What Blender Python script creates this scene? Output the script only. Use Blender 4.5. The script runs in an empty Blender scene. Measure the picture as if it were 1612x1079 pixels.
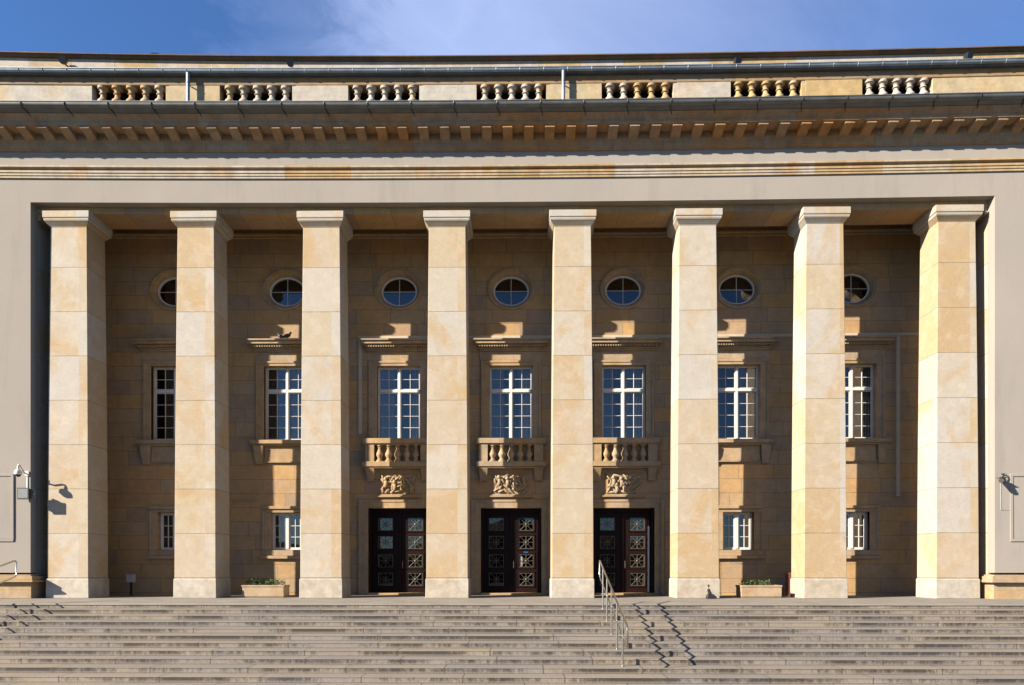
import bpy, bmesh, math, random
from mathutils import Vector
random.seed(7)
SC = bpy.context.scene
COL = SC.collection
R = math.radians

# ------------------------------------------------------------------ survey
F = 1073.0; D = 24.07; EYE = 47 * D / F; YAW = 0.01305; K = 0.00066
YW = 0.1203 * D          # back wall of the portico
YF = -0.22               # plane of the wings and the frieze
SW = F / (D + YW)        # picture scale on the back wall

def at(px, py, Y):
    """point on the (slightly concave) plane Y seen at a place in the photograph"""
    u = (px - 806) / F; v = (895 - py) / F
    c, s = math.cos(YAW), math.sin(YAW)
    dx, dy = u * c - s, c + u * s
    X = 0.0
    for _ in range(8):
        t = (D + Y - K * X * X) / dy
        X = t * dx
    return X, EYE + v * t
def ZC(py, Y):            # height on plane Y in the middle of the front
    return EYE + (895 - py) * (D + Y) / F
CD = YF + 0.41              # the cornice moves with the frieze
def bend(x): return -K * x * x

# ------------------------------------------------------------------ meshes
class MB:
    def __init__(self): self.V = []; self.F = []
    def face(self, pts):
        i = len(self.V); self.V += [tuple(p) for p in pts]; self.F.append(tuple(range(i, i + len(pts))))
    def box(self, x0, x1, y0, y1, z0, z1):
        i = len(self.V)
        self.V += [(x0,y0,z0),(x1,y0,z0),(x1,y1,z0),(x0,y1,z0),(x0,y0,z1),(x1,y0,z1),(x1,y1,z1),(x0,y1,z1)]
        self.F += [tuple(i+k for k in f) for f in ((0,3,2,1),(4,5,6,7),(0,1,5,4),(1,2,6,5),(2,3,7,6),(3,0,4,7))]
        return self
    def frustum(self, a, b):   # a,b = (x0,x1,y0,y1,z)
        i = len(self.V)
        for x0,x1,y0,y1,z in (a, b): self.V += [(x0,y0,z),(x1,y0,z),(x1,y1,z),(x0,y1,z)]
        self.F += [tuple(i+k for k in f) for f in ((0,3,2,1),(4,5,6,7),(0,1,5,4),(1,2,6,5),(2,3,7,6),(3,0,4,7))]
        return self
    def stack(self, rings):    # rings of (x0,x1,y0,y1,z): one closed lofted block
        i = len(self.V); n = len(rings)
        for x0,x1,y0,y1,z in rings: self.V += [(x0,y0,z),(x1,y0,z),(x1,y1,z),(x0,y1,z)]
        for k in range(n-1):
            for j in range(4):
                a = i+4*k+j; b = i+4*k+(j+1)%4
                self.F.append((a, b, b+4, a+4))
        self.F.append((i+3,i+2,i+1,i)); self.F.append(tuple(i+4*(n-1)+j for j in range(4)))
        return self
    def profx(self, prof, x0, x1, n=1, inset=None):   # closed (y,z) outline drawn along X
        i = len(self.V); m = len(prof)
        for k in range(n+1):
            x = x0 + (x1-x0)*k/n
            self.V += [(x, y, z) for y, z in prof]
        for k in range(n):
            for j in range(m):
                a = i+k*m+j; b = i+k*m+(j+1)%m
                self.F.append((a, b, b+m, a+m))
        self.F.append(tuple(i+j for j in range(m))[::-1]); self.F.append(tuple(i+n*m+j for j in range(m)))
        return self
    def tube(self, path, r, n=8, sy=1.0):
        path = [Vector(p) for p in path]; m = len(path)
        rs = r if isinstance(r, (list, tuple)) else [r]*m
        i = len(self.V); up = None
        for k, p in enumerate(path):
            d = (path[min(k+1,m-1)] - path[max(k-1,0)]).normalized()
            if up is None:
                up = Vector((0,0,1)) if abs(d.z) < .9 else Vector((1,0,0))
            a = d.cross(up).normalized(); up2 = a.cross(d).normalized(); up = up2
            for j in range(n):
                t = 2*math.pi*j/n
                o = a*math.cos(t)*rs[k] + up2*math.sin(t)*rs[k]
                self.V.append((p.x+o.x, p.y+o.y*sy, p.z+o.z))
        for k in range(m-1):
            for j in range(n):
                a = i+k*n+j; b = i+k*n+(j+1)%n
                self.F.append((a, b, b+n, a+n))
        self.F.append(tuple(i+j for j in range(n))[::-1]); self.F.append(tuple(i+(m-1)*n+j for j in range(n)))
        return self
    def lathe(self, prof, cx, cy, z0, n=14, sx=1, sy=1):
        i = len(self.V); m = len(prof)
        for r, z in prof:
            for j in range(n):
                t = 2*math.pi*j/n
                self.V.append((cx+sx*r*math.cos(t), cy+sy*r*math.sin(t), z0+z))
        for k in range(m-1):
            for j in range(n):
                a = i+k*n+j; b = i+k*n+(j+1)%n
                self.F.append((a, b, b+n, a+n))
        self.F.append(tuple(i+j for j in range(n))[::-1]); self.F.append(tuple(i+(m-1)*n+j for j in range(n)))
        return self
    def ball(self, c, rx, ry, rz, n=12):
        prof = [(max(1e-3, math.sin(math.pi*k/8)), -math.cos(math.pi*k/8)) for k in range(9)]
        i = len(self.V)
        self.lathe(prof, 0, 0, 0, n)
        for q in range(i, len(self.V)):
            x, y, z = self.V[q]; self.V[q] = (c[0]+x*rx, c[1]+y*ry, c[2]+z*rz)
        return self
    def oval(self, rings, n=56, close=False):   # rings of (a, b, y) about the origin, lofted in turn
        i = len(self.V); m = len(rings)
        for a, b, y in rings:
            for j in range(n):
                t = 2*math.pi*j/n
                self.V.append((a*math.cos(t), y, b*math.sin(t)))
        for k in range(m-1 if not close else m):
            for j in range(n):
                p = i+k*n+j; q = i+k*n+(j+1)%n; d = (i + ((k+1)%m)*n) - (i+k*n)
                self.F.append((p, q, q+d, p+d))
        return self
    def build(self, name, mat, parent=None, warp=True, smooth=False, bevel=0, loc=None, segs=1):
        me = bpy.data.meshes.new(name)
        V = [(x, y + bend(x), z) for x, y, z in self.V] if warp else self.V
        me.from_pydata(V, [], self.F); me.update()
        bm = bmesh.new(); bm.from_mesh(me)
        bmesh.ops.remove_doubles(bm, verts=bm.verts, dist=1e-5)
        bmesh.ops.recalc_face_normals(bm, faces=bm.faces)
        bm.to_mesh(me); bm.free()
        if smooth:
            me.polygons.foreach_set('use_smooth', [True]*len(me.polygons))
            me.set_sharp_from_angle(angle=R(40))
        me.materials.append(mat)
        o = bpy.data.objects.new(name, me); COL.objects.link(o)
        if parent: o.parent = parent
        if loc: o.location = loc
        if bevel:
            b = o.modifiers.new('bevel', 'BEVEL'); b.width = bevel; b.segments = segs; b.limit_method = 'ANGLE'; b.angle_limit = R(50)
        return o

def tag(o, label=None, cat=None, group=None, kind=None):
    if label: o['label'] = label
    if cat: o['category'] = cat
    if group: o['group'] = group
    if kind: o['kind'] = kind
    return o
def empty(name, loc=(0,0,0)):
    o = bpy.data.objects.new(name, None); COL.objects.link(o); o.location = loc; o.empty_display_size = .3
    return o
def kids(o): return [c for c in COL.objects if c.parent == o]
def copy_tree(o, parent=None, loc=None):
    c = o.copy(); COL.objects.link(c); c.parent = parent
    if loc is not None: c.location = loc
    for ch in kids(o): copy_tree(ch, c)
    return c

# ------------------------------------------------------------------ materials
def mat(name):
    m = bpy.data.materials.new(name); m.use_nodes = True
    nt = m.node_tree; b = nt.nodes['Principled BSDF']
    return m, nt, b
def nd(nt, t, **kw):
    n = nt.nodes.new(t)
    for k, v in kw.items():
        if k.startswith('i_'):
            n.inputs[k[2:].replace('_', ' ')].default_value = v
        else: setattr(n, k, v)
    return n
def mth(nt, op, a, b=None, c=None):
    n = nt.nodes.new('ShaderNodeMath'); n.operation = op
    for i, v in enumerate((a, b, c)):
        if v is None: continue
        if isinstance(v, (int, float)): n.inputs[i].default_value = v
        else: nt.links.new(v, n.inputs[i])
    return n.outputs[0]
def ramp(nt, fac, stops, interp='LINEAR'):
    n = nt.nodes.new('ShaderNodeValToRGB'); n.color_ramp.interpolation = interp
    e = n.color_ramp.elements
    while len(e) < len(stops): e.new(.5)
    for k, (p, c) in enumerate(stops):
        e[k].position = p; e[k].color = (c, c, c, 1) if isinstance(c, (int, float)) else (*c, 1)
    nt.links.new(fac, n.inputs[0]); return n.outputs[0]
def mix(nt, fac, a, b, mode='MIX'):
    n = nt.nodes.new('ShaderNodeMix'); n.data_type = 'RGBA'; n.blend_type = mode; n.clamp_factor = True
    for s, v in ((n.inputs[0], fac), (n.inputs[6], a), (n.inputs[7], b)):
        if isinstance(v, (int, float)): s.default_value = v
        elif isinstance(v, tuple): s.default_value = (*v, 1)
        else: nt.links.new(v, s)
    return n.outputs[2]
def noise(nt, vec, scale, detail=4, rough=.55, dist=0.0):
    n = nd(nt, 'ShaderNodeTexNoise'); n.inputs['Scale'].default_value = scale; n.inputs['Detail'].default_value = detail
    n.inputs['Roughness'].default_value = rough; n.inputs['Distortion'].default_value = dist
    if vec is not None: nt.links.new(vec, n.inputs['Vector'])
    return n.outputs['Fac']
def scaled(nt, vec, s):
    n = nd(nt, 'ShaderNodeVectorMath', operation='MULTIPLY'); nt.links.new(vec, n.inputs[0]); n.inputs[1].default_value = s
    return n.outputs[0]
def bump(nt, b, h, strength=.2, dist=.01):
    n = nd(nt, 'ShaderNodeBump'); n.inputs['Strength'].default_value = strength; n.inputs['Distance'].default_value = dist
    nt.links.new(h, n.inputs['Height']); nt.links.new(n.outputs[0], b.inputs['Normal'])

ALB = .755
def sandstone(name, palette, bh, bw, z0=0.0, joint=.006, vj=True, stain=.6, stain_col=(.50,.30,.11), grime=.25, xoff=0.0, jdark=.45, patch=.5, shift=1.0, mott=.3):
    m, nt, b = mat(name); L = nt.links.new
    g = nd(nt, 'ShaderNodeNewGeometry'); pos = g.outputs['Position']
    sp = nd(nt, 'ShaderNodeSeparateXYZ'); L(pos, sp.inputs[0])
    x, y, z = sp.outputs
    zz = mth(nt, 'DIVIDE', mth(nt, 'SUBTRACT', z, z0), bh); row = mth(nt, 'FLOOR', zz)
    wn = nd(nt, 'ShaderNodeTexWhiteNoise', noise_dimensions='1D'); L(row, wn.inputs['W'])
    u = mth(nt, 'ADD', mth(nt, 'DIVIDE', mth(nt, 'SUBTRACT', x, xoff), bw), mth(nt, 'MULTIPLY', wn.outputs['Value'], shift))
    colm = mth(nt, 'FLOOR', u)
    cb = nd(nt, 'ShaderNodeCombineXYZ'); L(colm, cb.inputs[0]); L(row, cb.inputs[1])
    w3 = nd(nt, 'ShaderNodeTexWhiteNoise', noise_dimensions='3D'); L(cb.outputs[0], w3.inputs['Vector'])
    base = ramp(nt, w3.outputs['Value'], [(k/len(palette), c) for k, c in enumerate(palette)], 'CONSTANT')
    off = nd(nt, 'ShaderNodeVectorMath', operation='MULTIPLY_ADD'); L(w3.outputs['Color'], off.inputs[0]); off.inputs[1].default_value = (23,23,23); L(pos, off.inputs[2])
    v = off.outputs[0]
    s1 = ramp(nt, noise(nt, scaled(nt, v, (1.0, 1.0, .75)), .55, 6, .6, 1.0), [(.50, 0.0), (.60, .55), (.70, 1.0)])
    base = mix(nt, mth(nt, 'MULTIPLY', s1, stain), base, stain_col)
    s2 = ramp(nt, noise(nt, v, 1.7, 6, .62, .6), [(.53, 0.0), (.60, 1.0)])
    base = mix(nt, mth(nt, 'MULTIPLY', s2, patch), base, tuple(min(.62, c*1.12+.02) for c in palette[0]))
    gr = ramp(nt, noise(nt, pos, 3.0, 8, .7), [(.35, 1-mott*.75), (.65, 1+mott*.25)])
    base = mix(nt, 1.0, base, gr, 'MULTIPLY')
    dirt = ramp(nt, noise(nt, scaled(nt, pos, (1.3, 1.3, .28)), 1.4, 6, .65), [(.52, 0.0), (.75, 1.0)])
    base = mix(nt, mth(nt, 'MULTIPLY', dirt, grime), base, (.16,.13,.10))
    base = mix(nt, 1.0, base, ramp(nt, noise(nt, scaled(nt, pos, (1, 1, 3.5)), 9, 7, .72), [(.3, .90), (.7, 1.07)]), 'MULTIPLY')
    base = mix(nt, mth(nt, 'MULTIPLY', ramp(nt, noise(nt, pos, 19, 3, .5), [(.67, 0.0), (.74, 1.0)]), .35), base, (.22,.155,.095))
    jn = mth(nt, 'MULTIPLY', noise(nt, pos, 5, 5, .7), joint*1.9)
    fz = mth(nt, 'FRACT', zz); ez = mth(nt, 'MULTIPLY', mth(nt, 'MINIMUM', fz, mth(nt, 'SUBTRACT', 1, fz)), bh)
    j = mth(nt, 'LESS_THAN', ez, jn)
    if vj:
        fu = mth(nt, 'FRACT', u); eu = mth(nt, 'MULTIPLY', mth(nt, 'MINIMUM', fu, mth(nt, 'SUBTRACT', 1, fu)), bw)
        j = mth(nt, 'MAXIMUM', j, mth(nt, 'LESS_THAN', eu, jn))
    base = mix(nt, mth(nt, 'MULTIPLY', j, jdark), base, (.10,.07,.04))
    L(base, b.inputs['Base Color']); b.inputs['Roughness'].default_value = .85; b.inputs['Specular IOR Level'].default_value = .2
    base = mix(nt, 1.0, base, (ALB*1.02, ALB, ALB*.97), 'MULTIPLY'); L(base, b.inputs['Base Color'])
    h = mth(nt, 'SUBTRACT', noise(nt, pos, 14, 8, .7), mth(nt, 'MULTIPLY', j, .6))
    bump(nt, b, h, .35, .012)
    return m

def plain(name, col, rough=.6, metal=0.0, var=.12, scale=6, spec=.3, bmp=.1, vscale=(1,1,1)):
    m, nt, b = mat(name)
    g = nd(nt, 'ShaderNodeNewGeometry'); p = scaled(nt, g.outputs['Position'], vscale)
    n = noise(nt, p, scale, 6, .6)
    c = mix(nt, 1.0, col, ramp(nt, n, [(.3, 1-var), (.7, 1+var)]), 'MULTIPLY')
    nt.links.new(c, b.inputs['Base Color'])
    b.inputs['Roughness'].default_value = rough; b.inputs['Metallic'].default_value = metal; b.inputs['Specular IOR Level'].default_value = spec
    if bmp: bump(nt, b, noise(nt, p, scale*4, 5, .6), bmp, .005)
    return m

PALE, CREAM, GOLD, GREY = (.435,.385,.325), (.42,.348,.262), (.41,.305,.19), (.42,.385,.34)
M = {}
M['pillar'] = sandstone('pillar_sandstone', [PALE, CREAM, (.42,.345,.245), CREAM, GREY, GOLD, (.43,.38,.315), (.42,.355,.26), GREY], 1.571, 4.47, 0.72, .010, vj=False, stain=.9, stain_col=(.41,.285,.15), grime=.04, xoff=2.23, jdark=.62, patch=.25, shift=0.0, mott=.10)
M['plinth_pale'] = sandstone('pale_base_sandstone', [(.44,.395,.335), (.43,.375,.30), (.44,.385,.315)], 5, 4.47, -1, .0, vj=False, stain=.3, stain_col=(.42,.33,.22), grime=.12, xoff=2.23, patch=.3, shift=0.0)
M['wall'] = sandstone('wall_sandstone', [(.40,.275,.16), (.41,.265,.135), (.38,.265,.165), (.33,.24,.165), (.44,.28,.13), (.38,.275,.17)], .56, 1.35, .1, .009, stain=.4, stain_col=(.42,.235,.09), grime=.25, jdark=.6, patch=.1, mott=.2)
M['trim'] = sandstone('trim_sandstone', [(.39,.285,.18), (.39,.27,.15), (.36,.275,.19)], 3.0, 1.9, .3, .004, stain=.45, stain_col=(.34,.22,.10), grime=.18, jdark=.3, patch=.25)
M['attic'] = sandstone('attic_sandstone', [(.42,.37,.32), (.41,.34,.26), (.40,.28,.14), (.42,.38,.34), (.41,.32,.20)], 5.0, 1.55, 15, .006, stain=.25, grime=.12, jdark=.35, patch=.4)
M['panel'] = sandstone('panel_sandstone', [(.42,.32,.18), (.41,.29,.13), (.42,.34,.22), (.42,.385,.34), (.42,.39,.35), (.42,.30,.15)], 5.0, 4.47, 11.3, .0, vj=False, stain=.35, grime=.05, patch=.3, xoff=-.36, shift=0.0)
M['cornice'] = sandstone('cornice_sandstone', [(.38,.26,.165), (.36,.25,.16), (.41,.235,.11), (.37,.28,.19)], 4.0, 1.45, 15, .005, stain=.5, stain_col=(.38,.16,.05), grime=.62, jdark=.5, patch=.1)
M['band'] = sandstone('band_sandstone', [(.42,.36,.29), (.42,.34,.24), (.40,.29,.16), (.40,.34,.26)], 6.0, 2.3, 12, .005, stain=.65, stain_col=(.42,.22,.08), grime=.45, jdark=.4, patch=.3)
M['dark_stone'] = sandstone('dark_coping_stone', [(.12,.09,.065), (.16,.10,.06), (.10,.08,.06)], 5.0, 2.0, 15, .006, stain=.4, stain_col=(.14,.08,.05), grime=.5, jdark=.5, patch=.0)  # dark brown palette for the parapet coping

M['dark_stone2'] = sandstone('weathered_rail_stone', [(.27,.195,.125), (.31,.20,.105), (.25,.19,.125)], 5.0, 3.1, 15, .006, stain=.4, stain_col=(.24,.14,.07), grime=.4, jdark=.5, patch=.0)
def plaster():
    m, nt, b = mat('grey_beige_plaster'); g = nd(nt, 'ShaderNodeNewGeometry'); p = g.outputs['Position']
    c = ramp(nt, noise(nt, p, .35, 6, .6, .4), [(.3, (.220,.197,.172)), (.7, (.245,.214,.184))])
    c = mix(nt, mth(nt, 'MULTIPLY', ramp(nt, noise(nt, scaled(nt, p, (1.6,1.6,.25)), 1.1, 6, .65), [(.54, 0.0), (.72, 1.0)]), .38), c, (.165,.147,.125))
    c = mix(nt, 1.0, c, ramp(nt, noise(nt, p, 40, 4, .6), [(.3, .94), (.7, 1.05)]), 'MULTIPLY')
    nt.links.new(c, b.inputs['Base Color']); b.inputs['Roughness'].default_value = .92; b.inputs['Specular IOR Level'].default_value = .1
    bump(nt, b, noise(nt, p, 60, 4, .7), .25, .006); return m
M['plaster'] = plaster()

STEP_R, STEP_T, Y0 = .1399, .485, -3.87
def stairstone():
    m, nt, b = mat('stair_stone'); L = nt.links.new
    g = nd(nt, 'ShaderNodeNewGeometry'); p = g.outputs['Position']
    sp = nd(nt, 'ShaderNodeSeparateXYZ'); L(p, sp.inputs[0]); x, y, z = sp.outputs
    sn = nd(nt, 'ShaderNodeSeparateXYZ'); L(g.outputs['True Normal'], sn.inputs[0])
    zz = mth(nt, 'DIVIDE', mth(nt, 'SUBTRACT', z, .004), STEP_R); row = mth(nt, 'FLOOR', zz)
    riser = mth(nt, 'GREATER_THAN', mth(nt, 'ABSOLUTE', sn.outputs[1]), .5)
    wn = nd(nt, 'ShaderNodeTexWhiteNoise', noise_dimensions='1D'); L(row, wn.inputs['W'])
    u = mth(nt, 'ADD', mth(nt, 'DIVIDE', x, 2.3), mth(nt, 'MULTIPLY', wn.outputs['Value'], 7.0)); colm = mth(nt, 'FLOOR', u)
    cb = nd(nt, 'ShaderNodeCombineXYZ'); L(colm, cb.inputs[0]); L(row, cb.inputs[1])
    w3 = nd(nt, 'ShaderNodeTexWhiteNoise', noise_dimensions='3D'); L(cb.outputs[0], w3.inputs['Vector'])
    base = ramp(nt, w3.outputs['Value'], [(0, (.205,.17,.134)), (.25, (.20,.17,.143)), (.5, (.22,.18,.136)), (.75, (.19,.163,.14))], 'CONSTANT')
    base = mix(nt, mth(nt, 'MULTIPLY', ramp(nt, noise(nt, p, .8, 6, .65), [(.45, 0.0), (.7, 1.0)]), .5), base, (.165,.138,.11))
    base = mix(nt, mth(nt, 'MULTIPLY', ramp(nt, noise(nt, scaled(nt, p, (1, 1, 6)), .9, 4, .6, .5), [(.58, 0.0), (.66, 1.0)]), .4), base, (.23,.178,.10))
    # dark weather marks on the risers: short irregular runs, row by row
    sv = nd(nt, 'ShaderNodeCombineXYZ'); L(mth(nt, 'MULTIPLY', x, 1.9), sv.inputs[0]); L(mth(nt, 'MULTIPLY', row, 3.7), sv.inputs[1]); L(mth(nt, 'MULTIPLY', z, .9), sv.inputs[2])
    n1 = noise(nt, sv.outputs[0], 4.2, 8, .80)
    n2 = noise(nt, sv.outputs[0], .30, 3, .5)
    wet = ramp(nt, mth(nt, 'ADD', mth(nt, 'MULTIPLY', n1, .60), mth(nt, 'MULTIPLY', n2, .60)), [(.545, 0.0), (.60, .55), (.67, 1.0)])
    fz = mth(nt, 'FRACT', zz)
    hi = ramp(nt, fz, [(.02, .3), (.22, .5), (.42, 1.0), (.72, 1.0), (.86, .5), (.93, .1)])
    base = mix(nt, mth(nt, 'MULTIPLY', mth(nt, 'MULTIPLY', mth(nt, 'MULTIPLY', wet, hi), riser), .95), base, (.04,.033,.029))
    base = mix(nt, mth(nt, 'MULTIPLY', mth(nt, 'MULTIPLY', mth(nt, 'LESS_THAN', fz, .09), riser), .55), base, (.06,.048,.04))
    fu = mth(nt, 'FRACT', u); eu = mth(nt, 'MULTIPLY', mth(nt, 'MINIMUM', fu, mth(nt, 'SUBTRACT', 1, fu)), 2.3)
    base = mix(nt, mth(nt, 'MULTIPLY', mth(nt, 'LESS_THAN', eu, .014), .75), base, (.05,.04,.03))
    base = mix(nt, 1.0, base, ramp(nt, noise(nt, p, 25, 6, .7), [(.3, .80), (.7, 1.12)]), 'MULTIPLY'); base = mix(nt, 1.0, base, (.93, .95, .98), 'MULTIPLY')
    L(base, b.inputs['Base Color']); b.inputs['Roughness'].default_value = .85; b.inputs['Specular IOR Level'].default_value = .2
    bump(nt, b, noise(nt, p, 22, 7, .7), .5, .015); return m
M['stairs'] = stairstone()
M['floor'] = plain('landing_stone', (.185,.163,.137), .8, 0, .16, 1.2, .2, .2)
M['paving'] = plain('asphalt', (.06,.06,.055), .85, 0, .15, .9, .2, .3)
M['zinc'] = plain('zinc_sheet', (.20,.235,.265), .5, .5, .25, 2.0, .5, .05)
M['zinc_dark'] = plain('aged_zinc_sheet', (.12,.12,.115), .5, .5, .3, 1.5, .5, .05)
M['lead'] = plain('roof_sheet', (.10,.11,.12), .5, .6, .2, 2, .4, .0)
M['white'] = plain('white_paint', (.43,.415,.39), .45, 0, .05, 8, .4, .0)
M['wood'] = plain('dark_red_wood', (.011,.0036,.0026), .5, 0, .4, 3, .12, .15, (6,6,.6))
M['board'] = plain('red_brown_wood', (.16,.055,.035), .5, 0, .3, 3, .4, .15, (6,6,.6))
M['brass'] = plain('dull_brass', (.085,.07,.052), .5, .1, .2, 20, .5, .0)
M['steel'] = plain('brushed_steel', (.52,.49,.45), .28, 1.0, .12, 30, .5, .0)
M['black'] = plain('black_metal', (.02,.02,.022), .45, .2, .3, 20, .4, .0)
M['cream_metal'] = plain('cream_metal', (.52,.50,.44), .4, 0, .06, 10, .4, .0)
M['grey_box'] = plain('grey_plastic', (.33,.325,.31), .5, 0, .08, 10, .4, .0)
M['interior'] = plain('dim_room_wall', (.05,.045,.04), .9, 0, .2, 1, .1, .0)
M['curtain'] = plain('pale_curtain', (.62,.60,.55), .9, 0, .08, 6, .1, .0)
M['feather'] = plain('dark_feathers', (.035,.035,.04), .6, 0, .4, 30, .3, .0)
M['planter'] = sandstone('planter_stone', [(.40,.30,.20), (.38,.28,.20)], 3, 5, -1, .0, vj=False, stain=.5, stain_col=(.42,.26,.12), grime=.35, patch=.3)
M['soil'] = plain('soil', (.04,.03,.02), .95, 0, .4, 20, .1, .3)
M['leaf'] = plain('leaf_green', (.075,.115,.035), .6, 0, .5, 9, .3, .0)
M['sky_blocker'] = plain('sky_blocker_dark', (.035,.045,.025), .95, 0, .5, .3, .1, .0)
M['lens'] = plain('lamp_glass', (.16,.165,.15), .25, 0, .1, 5, .5, .0)
M['blue'] = plain('blue_sign', (.02,.06,.28), .4, 0, .05, 5, .4, .0)
M['paper'] = plain('paper', (.55,.53,.48), .8, 0, .05, 5, .1, .0)
M['conduit'] = plain('conduit_paint', (.34,.29,.22), .7, 0, .1, 4, .2, .0)
def glass(name='window_glass', tint=(.58,.60,.62,1), refl=.055):
    m, nt, b = mat(name); L = nt.links.new
    out = nt.nodes['Material Output']; nt.nodes.remove(b)
    t = nd(nt, 'ShaderNodeBsdfTransparent'); t.inputs[0].default_value = tint
    g = nd(nt, 'ShaderNodeBsdfGlossy'); g.inputs['Roughness'].default_value = .0; g.inputs[0].default_value = (.95,.86,.80,1)
    lw = nd(nt, 'ShaderNodeLayerWeight'); lw.inputs['Blend'].default_value = .25
    f = mth(nt, 'ADD', mth(nt, 'MULTIPLY', lw.outputs['Fresnel'], .8), refl)
    geo = nd(nt, 'ShaderNodeNewGeometry')
    bp = nd(nt, 'ShaderNodeBump'); bp.inputs['Strength'].default_value = .05; bp.inputs['Distance'].default_value = .02
    L(noise(nt, geo.outputs['Position'], 1.6, 2, .5), bp.inputs['Height']); L(bp.outputs[0], g.inputs['Normal'])
    ms = nd(nt, 'ShaderNodeMixShader'); L(f, ms.inputs[0]); L(t.outputs[0], ms.inputs[1]); L(g.outputs[0], ms.inputs[2]); L(ms.outputs[0], out.inputs[0])
    return m
M['glass'] = glass()
M['door_glass'] = glass('dark_door_glass', (.25,.25,.25,1), .05)

# ------------------------------------------------------------------ setting: ground, stairs, landing
g = MB(); NST = 12
ZG = -NST*STEP_R
g.box(-600, 600, -600, 600, ZG-.5, ZG)
tag(g.build('ground', M['paving'], warp=False), kind='structure')
hl = MB(); nh = 90  # unseen dark ring added behind the camera: blocks low sky, darkens door reflections
for k in range(nh):
    a0, a1 = math.pi*1.02 + math.pi*.96*k/nh, math.pi*1.02 + math.pi*.96*(k+1)/nh
    h0, h1 = [9 + 3*math.sin(a*7) + 2*math.sin(a*19+1) + 1.2*math.sin(a*43) for a in (a0, a1)]
    p = [(r*math.cos(a), r*math.sin(a), z) for r in (0,) for a in (0,) for z in (0,)]
    for (ra, za0, za1), (rb, zb0, zb1) in (((95, 0, 0), (105, h0*.7, h1*.7)), ((105, h0*.7, h1*.7), (125, h0, h1)), ((125, h0, h1), (170, 0, 0))):
        hl.face([(ra*math.cos(a0), ra*math.sin(a0), ZG+za0), (ra*math.cos(a1), ra*math.sin(a1), ZG+za1), (rb*math.cos(a1), rb*math.sin(a1), ZG+zb1), (rb*math.cos(a0), rb*math.sin(a0), ZG+zb0)])
tag(hl.build('unseen_sky_blocker', M['sky_blocker'], warp=False), kind='structure')
s = MB()
for i in range(1, NST):
    yb = Y0 - (i-1)*STEP_T; zt = -i*STEP_R; yf = Y0 - i*STEP_T
    s.box(-34, 34, yf, yb + .05, zt-.022, zt)                       # tread slab with its nosing
    s.box(-34, 34, yf+.012, yb + .06, zt-STEP_R-.002, zt-.022)
s.box(-34, 34, Y0+.022, Y0+.1, -STEP_R-.002, -.05)
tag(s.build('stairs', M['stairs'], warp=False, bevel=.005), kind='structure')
f = MB(); f.box(-34, 34, Y0, 9, -.05, 0); f.box(-34, 34, Y0+.1, 9, ZG, -.052)
tag(f.build('landing', M['floor'], warp=False, bevel=.008), kind='structure')

# ------------------------------------------------------------------ the building
B = tag(empty('portico_building'), 'long sandstone building with a portico of eight square pillars above wide stairs', 'building')
XL = at(48, 600, YF)[0]; XR = at(1566, 600, YF)[0]; XE = 27.0
Z_ARCH, Z_BEAM, Z_CEIL = ZC(318, YF), ZC(330.5, -.13), 14.62
colx = [at(p, 640, 0)[0] for p in (106.5, 307, 505.3, 703.8, 901.5, 1099, 1299.5, 1507.5)]
bayx = [at(p, 640, YW)[0] for p in (272.5, 450, 627.5, 804.5, 982, 1162, 1344)]

# wings: plaster walls flush with the frieze, stone reveals, plinths
for sgn, xi in ((-1, XL), (1, XR)):
    w = MB(); a, b_ = sorted((xi, sgn*XE))
    N = 8
    for k in range(N):
        w.box(a+(b_-a)*k/N, a+(b_-a)*(k+1)/N, YF, YF+.36 if sgn > 0 else YF+.36, .9, Z_ARCH)
    ww = w.build('wing_wall', M['plaster'], B)
    # raised panel outline
    p = MB()
    px = 22 if sgn < 0 else 1590
    xa = at(px, 800, YF)[0]; zt = at(px, 746, YF)[1]; zb = at(px, 853, YF)[1]; xb = xa + sgn*2.6
    l, r_ = sorted((xa, xb))
    p.box(l, r_, YF-.035, YF+.01, zt-.09, zt); p.box(l, r_, YF-.035, YF+.01, zb, zb+.09)
    p.box(l, l+.09, YF-.035, YF+.01, zb+.09, zt-.09); p.box(r_-.09, r_, YF-.035, YF+.01, zb+.09, zt-.09)
    p.box(l+.09, r_-.09, YF-.012, YF+.01, zb+.09, zt-.09)
    p.build('panel_moulding', M['plaster'], ww, bevel=.008)
    q = MB()
    zc = ZC(905, YF-.2); zm = ZC(917, YF-.26)
    for (y0, z0, z1, ins) in ((YF-.10, 0, zm, .10), (YF-.26, zm, zm+.07, .26), (YF-.20, zm+.07, zc-.05, .2), (YF-.12, zc-.05, zc, .1)):
        x_in = xi - sgn*ins
        l, r_ = sorted((x_in, sgn*XE)); q.box(l, r_, y0, YW-.01 if False else 1.4, z0, z1)
    q.build('plinth', M['trim'], ww, bevel=.012)
    v = MB(); l, r_ = sorted((xi + sgn*.004, xi + sgn*1.0))
    v.box(l, r_, YF+.36, YW+.4, .5, Z_CEIL)
    v.box(*sorted((xi - sgn*.10, xi+sgn*.2)), YF+.36, YF+1.5, Z_BEAM-.22, Z_BEAM-.004)
    v.build('reveal', M['pillar'], ww)

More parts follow.
